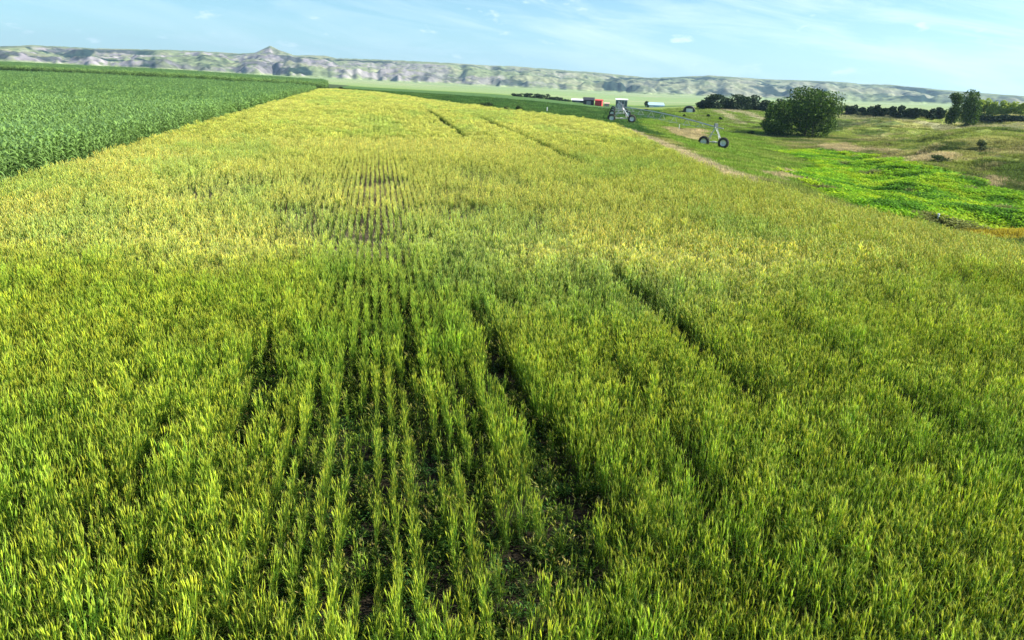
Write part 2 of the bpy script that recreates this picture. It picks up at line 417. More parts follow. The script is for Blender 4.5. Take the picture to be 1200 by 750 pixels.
_mr = _n.new('ShaderNodeMapRange'); _mr.inputs['From Min'].default_value = .3; _mr.inputs['From Max'].default_value = .7; _mr.inputs['To Min'].default_value = .45; _mr.inputs['To Max'].default_value = 1.5
_l.new(_no.outputs[0], _mr.inputs[0])
_mx = _n.new('ShaderNodeMix'); _mx.data_type = 'RGBA'; _mx.blend_type = 'MULTIPLY'; _mx.inputs['Factor'].default_value = 1
_l.new(_a.outputs['Color'], _mx.inputs[6]); _l.new(_mr.outputs[0], _mx.inputs[7]); _l.new(_mx.outputs[2], _p.inputs['Base Color'])
_b = _n.new('ShaderNodeBump'); _b.inputs['Strength'].default_value = .5; _b.inputs['Distance'].default_value = .12; _l.new(_no.outputs[0], _b.inputs['Height']); _l.new(_b.outputs[0], _p.inputs['Normal'])
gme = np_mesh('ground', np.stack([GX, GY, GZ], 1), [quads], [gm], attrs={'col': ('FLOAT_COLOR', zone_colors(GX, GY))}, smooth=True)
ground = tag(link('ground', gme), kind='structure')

# ------------------------------------------------------------------ BADLANDS HILLS
ha = np.linspace(-42, 60, 1150); hr = np.concatenate([np.linspace(2300, 3800, 210), np.linspace(3850, 6000, 18)])
HA, HR = np.meshgrid(ha, hr)
hx = np.sin(np.radians(HA)) * HR; hy = np.cos(np.radians(HA)) * HR
base = height(hx, hy)
# skyline: degrees above the eye level along the azimuth
PXD = 1 / 867.0
sky_u = np.array([-200, 0, 40, 80, 120, 160, 200, 240, 280, 300, 318, 332, 345, 380, 395, 420, 470, 520, 570, 600, 650, 700, 760, 790, 830, 860, 900, 950, 985, 1010, 1040, 1080, 1120, 1200, 1400])
sky_v = np.array([50, 56, 55, 57, 59, 60, 61, 62.5, 65, 64.5, 57.5, 63, 67, 67.5, 70.5, 71, 73, 75.5, 78.5, 79.5, 83, 86.5, 92, 91.5, 90, 92, 94.5, 96, 97.5, 100, 100.5, 104, 108, 114, 122])
def px_az(u):
    v_ = 67 + .042 * u; d = np.stack([u - 600., 375 - v_, np.full(len(u), -FPX)], 1) @ Mw.T
    return np.degrees(np.arctan2(d[:, 0], d[:, 1])), np.hypot(u - 600, FPX)
sa, _ = px_az(sky_u.astype(float))
lift = (67 + .042 * sky_u - sky_v) / FPX * 1.06
cover = np.cos(np.radians(np.interp(sky_u, [0, 600, 1200], [34.7, 0, 34.7])))      # px to angle away from the middle
tanel = np.interp(ha, sa, lift * cover * .98)
prof = tanel[None, :] * HR + H
amp = np.maximum(prof - base, 2)
wv_ = (fbm(HA * .7, HA * 0 + 3, 63, 3) - .5) * 500
tt_ = np.clip((HR - 2450 - wv_ * .6) / 1100, 0, 1)
kn = 1 - np.abs(2 * fbm(hx / 190 + fbm(hy / 90, hx / 90, 5, 2), hy / 150, 301, 4, .48) - 1) ** 1.3
kb = fbm(hx / 260, hy / 220, 305, 3)
gl = np.abs(2 * fbm(hx / 60, hy / 90, 309, 4, .55) - 1)
near_ = sstep(0, .12, tt_) * (1 - sstep(.80, 1, tt_) * .8)
hz = base - 4 + (amp + 4) * (tt_ ** .85) * .93 + near_ * ((kn - .55) * 46 + (kb - .5) * 46 - gl * 16)
crest = sstep(.80, .97, tt_)
hz = hz * (1 - crest) + (prof + (fbm(HA * 3, HR / 500, 81, 4) - .5) * 7) * crest
lim = np.maximum(prof * (.35 + .65 * tt_), base) + 10 * (1 - crest) * (1 - tt_)
over = np.maximum(hz - lim, 0); hz = hz - over * .8
env = np.clip((hz - base) / 18, 0, 1)
hz = np.where(HR > 3700, base - 5 + (hz - base) * (1 - sstep(3700, 5600, HR)) * .8, hz)
back = crest
dzr = np.gradient(hz, axis=0) / np.gradient(HR, axis=0); dza = np.gradient(hz, axis=1) / (np.radians(ha[1] - ha[0]) * HR)
steep = np.hypot(dzr, dza)
nn = fbm(hx / 130, hy / 130, 85, 4); n3 = fbm(hx / 35, hy / 35, 87, 3)
hc = np.zeros(hz.shape + (3,)); hc[:] = (.17, .205, .10)
def hput(mask, col):
    mask = np.clip(mask, 0, 1)[..., None]; hc[:] = hc * (1 - mask) + np.array(col) * mask
hput(sstep(.48, .6, nn) * .5, (.29, .28, .17))
lt = np.clip(1.1 - (HA + 8) / 30, .22, 1)
clay = sstep(.20, .40, steep + (n3 - .5) * .25) * sstep(.38, .52, fbm(hx / 170, hy / 170, 86, 3)) * lt
hput(clay, (.27, .245, .245))
hput(clay * sstep(.48, .62, nn) * .7, (.16, .145, .16))
wood = sstep(.46, .53, fbm(hx / 110, hy / 110, 91, 5, .55) + (.5 - kn) * .12) * sstep(.03, .12, steep) * sstep(.1, .3, env) * (1 - back * .75) * (.55 + .45 * sstep(.4, .6, fbm(HA * .4, HA * 0, 95, 2)))
hput(wood * (1 - clay * .25) * .95, (.010, .028, .024))
hput((1 - sstep(.02, .3, env)) * .9, (.24, .30, .12))
na2 = len(ha); ii, jj = np.meshgrid(np.arange(len(hr) - 1), np.arange(na2 - 1), indexing='ij'); q = (ii * na2 + jj).ravel()
hm = bpy.data.materials.new('hill_mat'); hm.use_nodes = True
_n = hm.node_tree.nodes; _l = hm.node_tree.links; _p = _n['Principled BSDF']; _p.inputs['Roughness'].default_value = 1; _p.inputs['Specular IOR Level'].default_value = 0
_a = _n.new('ShaderNodeAttribute'); _a.attribute_name = 'col'
_t = _n.new('ShaderNodeNewGeometry'); _no = _n.new('ShaderNodeTexNoise'); _no.inputs['Scale'].default_value = .045; _no.inputs['Roughness'].default_value = .7; _no.inputs['Detail'].default_value = 6
_l.new(_t.outputs['Position'], _no.inputs[0]); _mr = _n.new('ShaderNodeMapRange'); _mr.inputs['From Min'].default_value = .3; _mr.inputs['From Max'].default_value = .7; _mr.inputs['To Min'].default_value = .45; _mr.inputs['To Max'].default_value = 1.5
_l.new(_no.outputs[0], _mr.inputs[0]); _mx = _n.new('ShaderNodeMix'); _mx.data_type = 'RGBA'; _mx.blend_type = 'MULTIPLY'; _mx.inputs['Factor'].default_value = 1
_l.new(_a.outputs['Color'], _mx.inputs[6]); _l.new(_mr.outputs[0], _mx.inputs[7]); _l.new(_mx.outputs[2], _p.inputs['Base Color'])
hills = link('hills', np_mesh('hills', np.stack([hx, hy, hz], -1).reshape(-1, 3), [np.stack([q, q + na2, q + na2 + 1, q + 1], 1)], [hm], attrs={'col': ('FLOAT_COLOR', hc.reshape(-1, 3))}, smooth=True))
tag(hills, kind='structure')

# ------------------------------------------------------------------ WHEAT
M_wheat = plant_mat('wheat_mat', .42, .75, spec=.12)
M_leaf = plant_mat('corn_leaf_mat', .28, .42, spec=.35)
M_grass = plant_mat('grass_mat', .35, .8, spec=.12)
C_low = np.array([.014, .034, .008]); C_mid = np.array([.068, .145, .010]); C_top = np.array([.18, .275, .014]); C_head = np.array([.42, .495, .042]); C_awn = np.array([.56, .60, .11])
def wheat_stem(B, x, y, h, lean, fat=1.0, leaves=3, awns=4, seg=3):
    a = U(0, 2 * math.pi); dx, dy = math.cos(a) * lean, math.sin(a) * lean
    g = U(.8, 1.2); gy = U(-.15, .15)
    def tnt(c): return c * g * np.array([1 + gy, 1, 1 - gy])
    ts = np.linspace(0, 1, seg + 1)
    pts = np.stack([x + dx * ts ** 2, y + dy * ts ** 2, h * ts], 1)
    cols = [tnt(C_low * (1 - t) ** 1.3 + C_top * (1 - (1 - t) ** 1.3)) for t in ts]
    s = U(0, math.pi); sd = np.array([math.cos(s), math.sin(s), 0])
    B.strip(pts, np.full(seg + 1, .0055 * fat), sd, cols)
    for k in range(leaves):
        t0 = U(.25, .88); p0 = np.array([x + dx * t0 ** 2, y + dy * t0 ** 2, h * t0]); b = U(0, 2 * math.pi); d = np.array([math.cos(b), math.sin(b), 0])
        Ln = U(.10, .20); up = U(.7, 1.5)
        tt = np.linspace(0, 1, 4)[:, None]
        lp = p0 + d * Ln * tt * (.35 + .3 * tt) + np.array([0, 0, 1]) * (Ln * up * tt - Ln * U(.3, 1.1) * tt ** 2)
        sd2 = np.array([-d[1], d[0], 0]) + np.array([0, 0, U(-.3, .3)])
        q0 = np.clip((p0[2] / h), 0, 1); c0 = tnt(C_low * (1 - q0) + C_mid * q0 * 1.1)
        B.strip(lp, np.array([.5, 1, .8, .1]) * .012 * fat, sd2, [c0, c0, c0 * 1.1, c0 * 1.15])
    # ear
    top = pts[-1]; hl = U(.075, .11); dirn = np.array([dx * 2.5, dy * 2.5, h]); dirn /= np.linalg.norm(dirn)
    hc_ = tnt(C_head)
    B.spindle([top, top + dirn * hl * .25, top + dirn * hl * .7, top + dirn * hl], np.array([.3, 1, .85, .15]) * .0085 * fat, [hc_ * .85, hc_, hc_ * 1.05, hc_ * 1.1], 3 if fat > 1.3 else 4)
    for k in range(awns):
        b = U(0, 2 * math.pi); d = np.array([math.cos(b), math.sin(b), 0]); p0 = top + dirn * hl * U(.2, .8)
        sd2 = np.array([-d[1], d[0], 0]) * .0022 * fat
        B.tri(p0 - sd2, p0 + sd2, p0 + dirn * U(.06, .09) + d * U(.015, .035), tnt(C_awn))
def tuft(seed, ln, wd, count, fat, leaves, awns, seg, hmean=.70):
    random.seed(seed); B = Blades()
    for i in range(count):
        wheat_stem(B, random.gauss(0, wd), U(-ln / 2, ln / 2), hmean * U(.66, 1.16), U(.01, .12), fat, leaves, awns, seg)
    return B.mesh('wheat_tuft', M_wheat)
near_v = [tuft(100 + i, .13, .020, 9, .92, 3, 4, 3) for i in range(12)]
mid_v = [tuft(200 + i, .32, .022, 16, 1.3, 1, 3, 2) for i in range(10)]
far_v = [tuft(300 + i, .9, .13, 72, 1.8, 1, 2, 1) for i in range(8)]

# wheel tracks and furrows, running along the rows (world x, y from, y to, half width, strength)
FUR = [(2.45, 6.5, 18.5, .20, .85), (7.0, 10.5, 22, .22, .85), (-2.25, 10.2, 16.2, .20, .8), (.62, 6.0, 18.5, .09, .8), (-.45, 7, 16.5, .07, .6), (-1.1, 8, 15, .07, .6),
       (-3.4, 9.2, 13.2, .16, .6), (4.6, 7, 15, .10, .5), (1.4, 6, 13, .08, .6), (14.2, 50, 116, .45, .9), (8.3, 70, 125, .45, .9), (22.5, 60, 110, .4, .6), (9.8, 10, 17, .12, .5)]
def stand(x, y):
    """how dense the crop stands, 0..1"""
    d = np.ones(np.shape(x))
    thin = np.exp(-(((x - .2) / 3.4) ** 2 + ((y - 9.0) / 8.0) ** 2) ** 1.5)
    thin2 = np.exp(-(((x - .4) / 13) ** 2 + ((y - 39) / 19) ** 2) ** 1.3)
    thin3 = np.exp(-(((x - 1) / 9) ** 2 + ((y - 100) / 30) ** 2) ** 2)
    nz = fbm(x / 1.1, y / 2.2, 101, 4); rw = .62 * vnoise(np.round(x / .235) * 7.31, y / 2.6, 103) + .38 * vnoise(np.round(x / .235) * 3.7 + 50, y / .8, 104); nz2 = fbm(x / 3.2, y / 4.5, 107, 3)
    d = d - thin * (.30 + .28 * sstep(.54, .68, .75 * rw + .25 * nz)) - thin2 * (.50 + .14 * sstep(.45, .7, .6 * rw + .4 * nz)) - thin3 * .25
    d = d - .42 * sstep(.60, .74, nz) * (1 - thin2) - .25 * sstep(.55, .7, nz2)
    bare = .42 * np.exp(-(((x + .35) / .45) ** 2 + ((y - 12.0) / .8) ** 2)) + np.exp(-(((x - 1.9) / .5) ** 2 + ((y - 7.4) / .7) ** 2)) + .8 * np.exp(-(((x - 2.9) / .35) ** 2 + ((y - 9.0) / 1.0) ** 2))
    d = d - bare
    for fx, y0, y1, hw, s in FUR:
        hw = hw * (.7 + .8 * vnoise(y / 1.7, y * 0 + fx, 122)) if y0 < 50 else hw
        m_ = np.exp(-(((x - fx - (.5 * (fbm(y / 2.2, y * 0 + fx, 120, 3) - .5) if y0 < 50 else 0)) / hw) ** 4)) * sstep(y0, y0 + 1.5, y) * (1 - sstep(y1 - 2, y1, y))
        d = d - m_ * s * 1.3
    return np.clip(d, 0, 1)
def wheat_pts(dx, dy, r0, r1, sx, sy, nv, tall=1.0, row=True):
    xs = np.arange(-60, 62, dx); ys = np.arange(2.5, min(r1, 270), dy)
    X, Y = np.meshgrid(xs, ys); X = X.ravel(); Y = Y.ravel()
    r = np.hypot(X, Y); a = np.degrees(np.arctan2(X, Y))
    edge = (fbm(X / 2.0, Y / 2.0, 131, 2) - .5) * .16 * r
    k = (r + edge >= r0) & (r + edge < r1) & (X > CORN_X - .1) & (X < wheat_right(Y) - .2) & (Y < wheat_far(X) - 1) & ((a > -30) | (X * np.cos(0) > -8)) & (a < 52)
    k &= (Y > .45 * np.abs(X))
    X = X[k]; Y = Y[k]; n = len(X)
    X = X + rng.normal(0, dx * .06 if row else dx * .25, n); Y = Y + rng.uniform(-.5, .5, n) * dy
    d = stand(X, Y)
    keep = rng.uniform(0, 1, n) < np.clip(d * 1.9 - .04, .05, .87)
    X = X[keep]; Y = Y[keep]; d = d[keep]; n = len(X)
    Z = height(X, Y) - .01
    big = fbm(X / 7, Y / 9, 141, 4); med = fbm(X / 1.3, Y / 1.6, 143, 3); wav = fbm(X / 18, Y / 12, 145, 3)
    fine = fbm(X / .22, Y / .34, 147, 2)
    hgt = (.62 + .20 * med + .58 * fine + .12 * (big - .5)) * (.68 + .32 * np.clip(d * 1.2, 0, 1)) * rng.uniform(.9, 1.1, n)
    r = np.hypot(X, Y)
    scl = np.stack([rng.uniform(.85, 1.2, n) * sx * (.38 + .92 * d ** 2), rng.uniform(.9, 1.15, n) * sy, hgt], 1)
    rot = np.zeros((n, 3)); rot[:, 2] = rng.choice([0, math.pi], n) + rng.normal(0, .08, n)
    rot[:, 0] = rng.normal(0, .04, n); rot[:, 1] = rng.normal(-.03, .04, n)
    # ripening: paler and yellower away from the near, well watered strip
    ripe = sstep(15, 28, Y + (big - .5) * 20 + X * .12) * (.80 + .5 * (wav - .4)) * (1 - .38 * sstep(8, 20, X) * (1 - sstep(50, 90, Y)))
    ripe = np.clip(ripe, 0, 1.1)
    grn = sstep(.52, .72, med) * (1 - ripe) * .35 + sstep(.56, .70, fbm(X / 5, Y / 9, 151, 3)) * .45
    tint_ = np.ones((n, 3)) * (rng.uniform(.80, 1.2, n) * np.where(Y < 24, .52 + 1.0 * fine, .80 + .42 * fine))[:, None]  # lower tufts tinted darker: clump shading put into the colour
    tint_ *= 1 + ripe[:, None] * (np.array([1.58, 1.35, 3.4]) - 1)
    tint_ *= 1 - grn[:, None] * (1 - np.array([.62, .86, .8]))
    lowl = (1 - sstep(.2, .6, d)) * .3; tint_ *= 1 - lowl[:, None] * (1 - np.array([.75, .95, 1.5]))
    return np.stack([X, Y, Z], 1), rng.integers(0, nv, n), rot, scl, tint_
P = wheat_pts(.235, .095, 2.5, 25, 1, 1, len(near_v))
scatter('wheat_crop', near_v, *P, 'dense green wheat with yellow-green ears filling the foreground', 'wheat')
n = 9000; X = rng.uniform(-9, 10, n); Y = rng.uniform(5, 24, n); dd = stand(X, Y); k = (dd < .93) & (Y > .45 * np.abs(X)); X = X[k]; Y = Y[k]; n = len(X)
s = rng.uniform(.8, 1.5, n); rot = np.zeros((n, 3)); rot[:, 2] = rng.uniform(0, 6.28, n); rot[:, 0] = rng.normal(0, .25, n); rot[:, 1] = rng.normal(0, .25, n)
tcol = np.array([.62, .72, .8]) * rng.uniform(.5, 1.15, n)[:, None]; st = rng.uniform(0, 1, n) < .22; tcol[st] = np.array([1.2, 1.0, 2.4]) * rng.uniform(.5, .9, st.sum())[:, None]
scatter('wheat_undergrowth', near_v, np.stack([X, Y, height(X, Y) - .02], 1), rng.integers(0, len(near_v), n), rot, np.stack([s, s, rng.uniform(.28, .55, n)], 1), tcol, 'short stunted and partly dead wheat between the thin foreground rows', 'wheat')
P = wheat_pts(.25, .25, 25, 66, 1, 1, len(mid_v))
scatter('wheat_crop_middle', mid_v, *P, 'ripening yellow-green wheat in thin rows across the middle of the field', 'wheat')
P = wheat_pts(.5, .72, 66, 300, 1, 1, len(far_v))
scatter('wheat_crop_far', far_v, *P, 'pale yellow wheat running to the far end of the field', 'wheat')

# ------------------------------------------------------------------ CORN
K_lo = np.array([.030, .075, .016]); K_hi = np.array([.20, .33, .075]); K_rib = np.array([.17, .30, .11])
def corn_plant(B, x, y, h, nl, fat=1.0, seg=4):
    g = U(.8, 1.2); s = U(0, math.pi)
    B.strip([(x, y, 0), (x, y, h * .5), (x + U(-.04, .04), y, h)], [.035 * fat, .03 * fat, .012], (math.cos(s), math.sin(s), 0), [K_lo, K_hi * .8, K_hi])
    pl = U(0, math.pi)
    for k in range(nl):
        t = .12 + .88 * (k + .5) / nl; b = pl + (k % 2) * math.pi + U(-.5, .5); d = np.array([math.cos(b), math.sin(b), 0])
        Ln = U(.5, .8) * (1 - .35 * abs(t - .6)); up = U(.5, .95) + .35 * t
        tt = np.linspace(0, 1, seg + 1)[:, None]
        lp = np.array([x, y, h * t * .93]) + d * Ln * tt * .85 + np.array([0, 0, 1]) * (Ln * up * tt - Ln * U(.8, 1.25) * tt ** 2)
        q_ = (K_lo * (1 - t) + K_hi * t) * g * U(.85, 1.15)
        wd = np.interp(tt[:, 0], [0, .3, .7, 1], [.6, 1, .8, .08]) * .11 * fat
        sd = np.array([-d[1], d[0], U(-.35, .35)])
        B.strip(lp, wd, sd, [q_] * (seg + 1))
    for k in range(3):        # tassel spikes
        b = U(0, 6.28); B.tri((x - .012, y, h), (x + .012, y, h), (x + math.cos(b) * .07, y + math.sin(b) * .07, h + U(.12, .25)), K_rib * 1.2)
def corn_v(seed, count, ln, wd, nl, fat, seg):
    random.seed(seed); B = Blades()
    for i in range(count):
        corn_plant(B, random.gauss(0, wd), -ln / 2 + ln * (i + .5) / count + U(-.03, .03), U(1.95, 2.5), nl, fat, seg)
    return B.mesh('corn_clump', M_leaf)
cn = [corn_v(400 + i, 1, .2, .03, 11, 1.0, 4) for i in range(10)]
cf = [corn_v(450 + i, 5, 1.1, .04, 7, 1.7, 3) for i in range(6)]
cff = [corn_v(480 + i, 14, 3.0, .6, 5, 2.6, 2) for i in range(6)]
def corn_pts(dx, dy, y0, y1, nv, x1=CORN_X, x0=-400, cond=None, hs=1.0):
    xs = np.arange(x1 - .3, x0, -dx); ys = np.arange(y0, y1, dy)
    X, Y = np.meshgrid(xs, ys); X = X.ravel(); Y = Y.ravel(); a = np.degrees(np.arctan2(X, Y))
    k = (a > -29) if cond is None else cond(X, Y)
    X = X[k]; Y = Y[k]; n = len(X)
    X = X + rng.normal(0, .05, n); Y = Y + rng.uniform(-.5, .5, n) * dy
    kk = rng.uniform(0, 1, n) < .96; X = X[kk]; Y = Y[kk]; n = len(X)
    Z = height(X, Y) - .01; nz = fbm(X / 5, Y / 6, 161, 3)
    s = (.92 + .2 * (nz - .5) + rng.normal(0, .04, n)) * hs
    s *= np.where(X > CORN_X - .9, rng.uniform(.75, 1.0, n), 1)
    scl = np.stack([s, s, s], 1); rot = np.zeros((n, 3)); rot[:, 2] = rng.uniform(0, 6.28, n) if dy < .5 else rng.choice([0, math.pi], n)
    rot[:, 0] = rng.normal(0, .05, n); rot[:, 1] = rng.normal(0, .05, n)
    t = np.ones((n, 3)) * rng.uniform(.8, 1.2, n)[:, None] * (1 + .25 * (nz - .5))[:, None]
    return np.stack([X, Y, Z], 1), rng.integers(0, nv, n), rot, scl, t
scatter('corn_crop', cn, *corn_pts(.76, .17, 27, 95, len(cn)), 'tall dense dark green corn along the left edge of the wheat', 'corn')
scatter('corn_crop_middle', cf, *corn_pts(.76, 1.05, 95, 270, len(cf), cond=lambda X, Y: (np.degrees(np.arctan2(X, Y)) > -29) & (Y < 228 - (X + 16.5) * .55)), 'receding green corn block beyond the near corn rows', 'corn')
FS0, FS1 = ground_hit(-60, 70), ground_hit(378, 98)
def far_corn(X, Y):
    a = np.degrees(np.arctan2(X, Y)); yn = 262 - (X + 16.5) * .80
    return (a > -30) & (a < -3.6) & (Y > yn) & (Y < yn + 150)
P = corn_pts(1.5, 2.4, 255, 700, len(cff), x1=-14, x0=-420, cond=far_corn, hs=1.25)
scatter('corn_crop_far', cff, *P, 'narrow far corn strip behind a dark gap at the left skyline', 'corn')

# ------------------------------------------------------------------ GRASS and weeds
def grass_v(seed, count, rad, h0, h1, wd, cols):
    random.seed(seed); B = Blades()
    for i in range(count):
        a = U(0, 6.28); r = rad * math.sqrt(random.random()); x, y = math.cos(a) * r, math.sin(a) * r; h = U(h0, h1); b = U(0, 6.28); ln = U(.1, .6) * h
        d = np.array([math.cos(b), math.sin(b), 0]); c = np.array(random.choice(cols)) * U(.75, 1.25)
        tt = np.linspace(0, 1, 3)[:, None]; p = np.array([x, y, 0]) + d * ln * tt ** 1.5 + np.array([0, 0, 1]) * h * tt * (1 - .25 * tt)
        B.strip(p, np.array([1, .8, .1]) * wd, (-d[1], d[0], 0), [c * .6, c * .9, c * 1.1])
    return B.mesh('grass_clump', M_grass)
W1 = [(1, 1, 1)]
gr_v = [grass_v(600 + i, 70, .8, .12, .42, .035, W1) for i in range(6)]
def leafy_v(seed):
    random.seed(seed); B = Blades()
    for i in range(110):
        a = U(0, 6.28); r = .8 * math.sqrt(random.random()); x, y = math.cos(a) * r, math.sin(a) * r; z = U(.05, .5) * (1 - .4 * r); b = U(0, 6.28); d = np.array([math.cos(b), math.sin(b), U(-.2, .7)]); c = np.ones(3) * U(.7, 1.3)
        tt = np.linspace(0, 1, 3)[:, None]
        B.strip(np.array([x, y, z]) + d * .22 * tt, np.array([.3, 1, .1]) * .12, (-d[1], d[0], U(-.3, .3)), [c, c, c])
    return B.mesh('weed_clump', M_grass)
wd_v = [leafy_v(650 + i) for i in range(6)]
def tint_from_ground(X, Y, k):
    return zone_colors(X, Y) * k
n = 90000; a = np.radians(rng.uniform(-5, 50, n)); r = np.exp(rng.uniform(math.log(32), math.log(300), n)); X = np.sin(a) * r; Y = np.cos(a) * r
n2_ = 45000; a2 = np.radians(rng.uniform(20, 50, n2_)); r2_ = np.exp(rng.uniform(math.log(45), math.log(190), n2_)); X = np.concatenate([X, np.sin(a2) * r2_]); Y = np.concatenate([Y, np.cos(a2) * r2_]); n = len(X)
sw = in_poly(X, Y, PG['swale'], 3.0, 5.0)
k = ((X > wheat_right(Y) + .3) | (Y > wheat_far(X) + 1)) & ~sw; k &= rng.uniform(0, 1, n) < .35 + .65 * sstep(.35, .6, fbm(X / 4, Y / 4, 171, 3))
Xg, Yg = X[k], Y[k]; m_ = len(Xg); tcol = tint_from_ground(Xg, Yg, 1.3) * (rng.uniform(.6, 1.4, m_) * (.6 + .8 * fbm(Xg / 3, Yg / 2, 173, 3)))[:, None]
s = rng.uniform(.5, 1.5, m_) * np.interp(np.hypot(Xg, Yg), [30, 120, 300], [.8, 1.1, 1.8]); rot = np.zeros((m_, 3)); rot[:, 2] = rng.uniform(0, 6.28, m_)
scatter('pasture_grass', gr_v, np.stack([Xg, Yg, height(Xg, Yg) - .02], 1), rng.integers(0, 6, m_), rot, np.stack([s, s, s * .8], 1), tcol, 'rough olive and tan pasture grass on the slopes beyond the wheat', 'grass')
n = 26000; a = np.radians(rng.uniform(24, 50, n)); r = np.exp(rng.uniform(math.log(34), math.log(170), n)); X = np.sin(a) * r; Y = np.cos(a) * r
k = in_poly(X, Y, PG['swale'], 3.0, 5.0) & (X > wheat_right(Y) + .4); Xg, Yg = X[k], Y[k]; m_ = len(Xg)
wv = fbm(Xg / 3, Yg / 3, 181, 3)
tcol = np.array([.24, .45, .015]) * rng.uniform(.75, 1.3, m_)[:, None]; tcol[wv > .58] *= np.array([1.5, 1.12, 1.2]); tcol[wv < .38] *= np.array([.45, .6, .9]); ol = fbm(Xg / 6, Yg / 4, 183, 3) > .72; tcol[ol] = np.array([.24, .27, .07]) * rng.uniform(.7, 1.2, ol.sum())[:, None]
s = rng.uniform(.4, 1.15, m_) * np.where(in_poly(Xg, Yg, PG['swale'], 7.0, 9.0, 4), 1, .5); rot = np.zeros((m_, 3)); rot[:, 2] = rng.uniform(0, 6.28, m_)
tcol = tcol * np.where(in_poly(Xg, Yg, PG['swale'], 7.0, 9.0, 4), 1, .75)[:, None]
scatter('swale_weeds', wd_v, np.stack([Xg, Yg, height(Xg, Yg) - .02], 1), rng.integers(0, 6, m_), rot, np.stack([s, s, s], 1), tcol, 'bright lime green leafy growth on the bottom of the swale', 'ground cover')
# dry verge
n = 5200; Y = rng.uniform(30, 122, n); X = wheat_right(Y) + rng.uniform(-.2, .6 + 1.8 * sstep(36, 55, Y), n); m_ = n
tcol = np.array([.58, .49, .27]) * rng.uniform(.7, 1.25, m_)[:, None]; s = rng.uniform(.35, .75, m_); rot = np.zeros((m_, 3)); rot[:, 2] = rng.uniform(0, 6.28, m_)
scatter('dry_verge_grass', gr_v, np.stack([X, Y, height(X, Y)], 1), rng.integers(0, 6, m_), rot, np.stack([s, s, s], 1), tcol, 'strip of dry tan grass along the right edge of the wheat', 'grass')
# broad-leaved weeds in the thin wheat
n = 3600; X = rng.normal(.5, 4.5, n); Y = rng.uniform(5, 22, n); dd = stand(X, Y); k = (dd < .6) & (rng.uniform(0, 1, n) < .35); X = X[k]; Y = Y[k]; m_ = len(X)
tcol = np.array([.07, .17, .035]) * rng.uniform(.6, 1.5, m_)[:, None]; s = rng.uniform(.10, .24, m_); rot = np.zeros((m_, 3)); rot[:, 2] = rng.uniform(0, 6.28, m_)
scatter('field_weeds', wd_v, np.stack([X, Y, height(X, Y)], 1), rng.integers(0, 6, m_), rot, np.stack([s, s, s * 1.4], 1), tcol, 'low broad-leaved weeds between the thin wheat rows in the foreground', 'weeds')

# ------------------------------------------------------------------ TREES
M_bark = mat('bark', (.13, .10, .075), .9, var=.4, vscale=8, bump=.5)
def leaf_mat(name, c0, c1, tr=.3):
    m = bpy.data.materials.new(name); m.use_nodes = True; n = m.node_tree.nodes; l = m.node_tree.links; p = n['Principled BSDF']; p.inputs['Roughness'].default_value = .7; p.inputs['Specular IOR Level'].default_value = .15
    g = n.new('ShaderNodeNewGeometry'); r = n.new('ShaderNodeValToRGB'); r.color_ramp.elements[0].color = (*c0, 1); r.color_ramp.elements[1].color = (*c1, 1)
    l.new(g.outputs['Random Per Island'], r.inputs[0]); l.new(r.outputs[0], p.inputs['Base Color'])
    t = n.new('ShaderNodeBsdfTranslucent'); l.new(r.outputs[0], t.inputs[0]); s_ = n.new('ShaderNodeMixShader'); s_.inputs[0].default_value = tr
    l.new(p.outputs[0], s_.inputs[1]); l.new(t.outputs[0], s_.inputs[2]); l.new(s_.outputs[0], n['Material Output'].inputs[0])
    return m
L_broad = leaf_mat('broad_leaves', (.014, .042, .005), (.11, .20, .018), .2)
L_dark = leaf_mat('dark_leaves', (.014, .036, .012), (.04, .075, .022), .15)
L_yel = leaf_mat('pale_leaves', (.26, .36, .04), (.42, .50, .07))
L_shrub = leaf_mat('shrub_leaves', (.025, .05, .015), (.07, .11, .03))
def leaves(rg, centers, radii, count, size):
    """small quads spread through lumpy clumps"""
    centers = np.asarray(centers); radii = np.asarray(radii); w_ = radii[:, 0] * radii[:, 2]; w_ = w_ / w_.sum()
    ci = rg.choice(len(centers), count, p=w_); d = rg.normal(size=(count, 3)); d /= np.linalg.norm(d, axis=1)[:, None]
    rr = rg.uniform(.35, 1, count) ** .45
    lump = 1 + .22 * np.sin(d[:, 0] * 5 + ci) * np.cos(d[:, 2] * 6 + ci * 2)
    p = centers[ci] + d * (rr * lump)[:, None] * radii[ci]
    u = rg.normal(size=(count, 3)); u /= np.linalg.norm(u, axis=1)[:, None]; v = np.cross(u, rg.normal(size=(count, 3))); v /= np.linalg.norm(v, axis=1)[:, None]
    s_ = (size * rg.uniform(.6, 1.4, count))[:, None]
    V = np.stack([p - u * s_, p - v * s_ * .6, p + u * s_, p + v * s_ * .6], 1).reshape(-1, 3)
    return V, np.arange(count * 4).reshape(-1, 4)
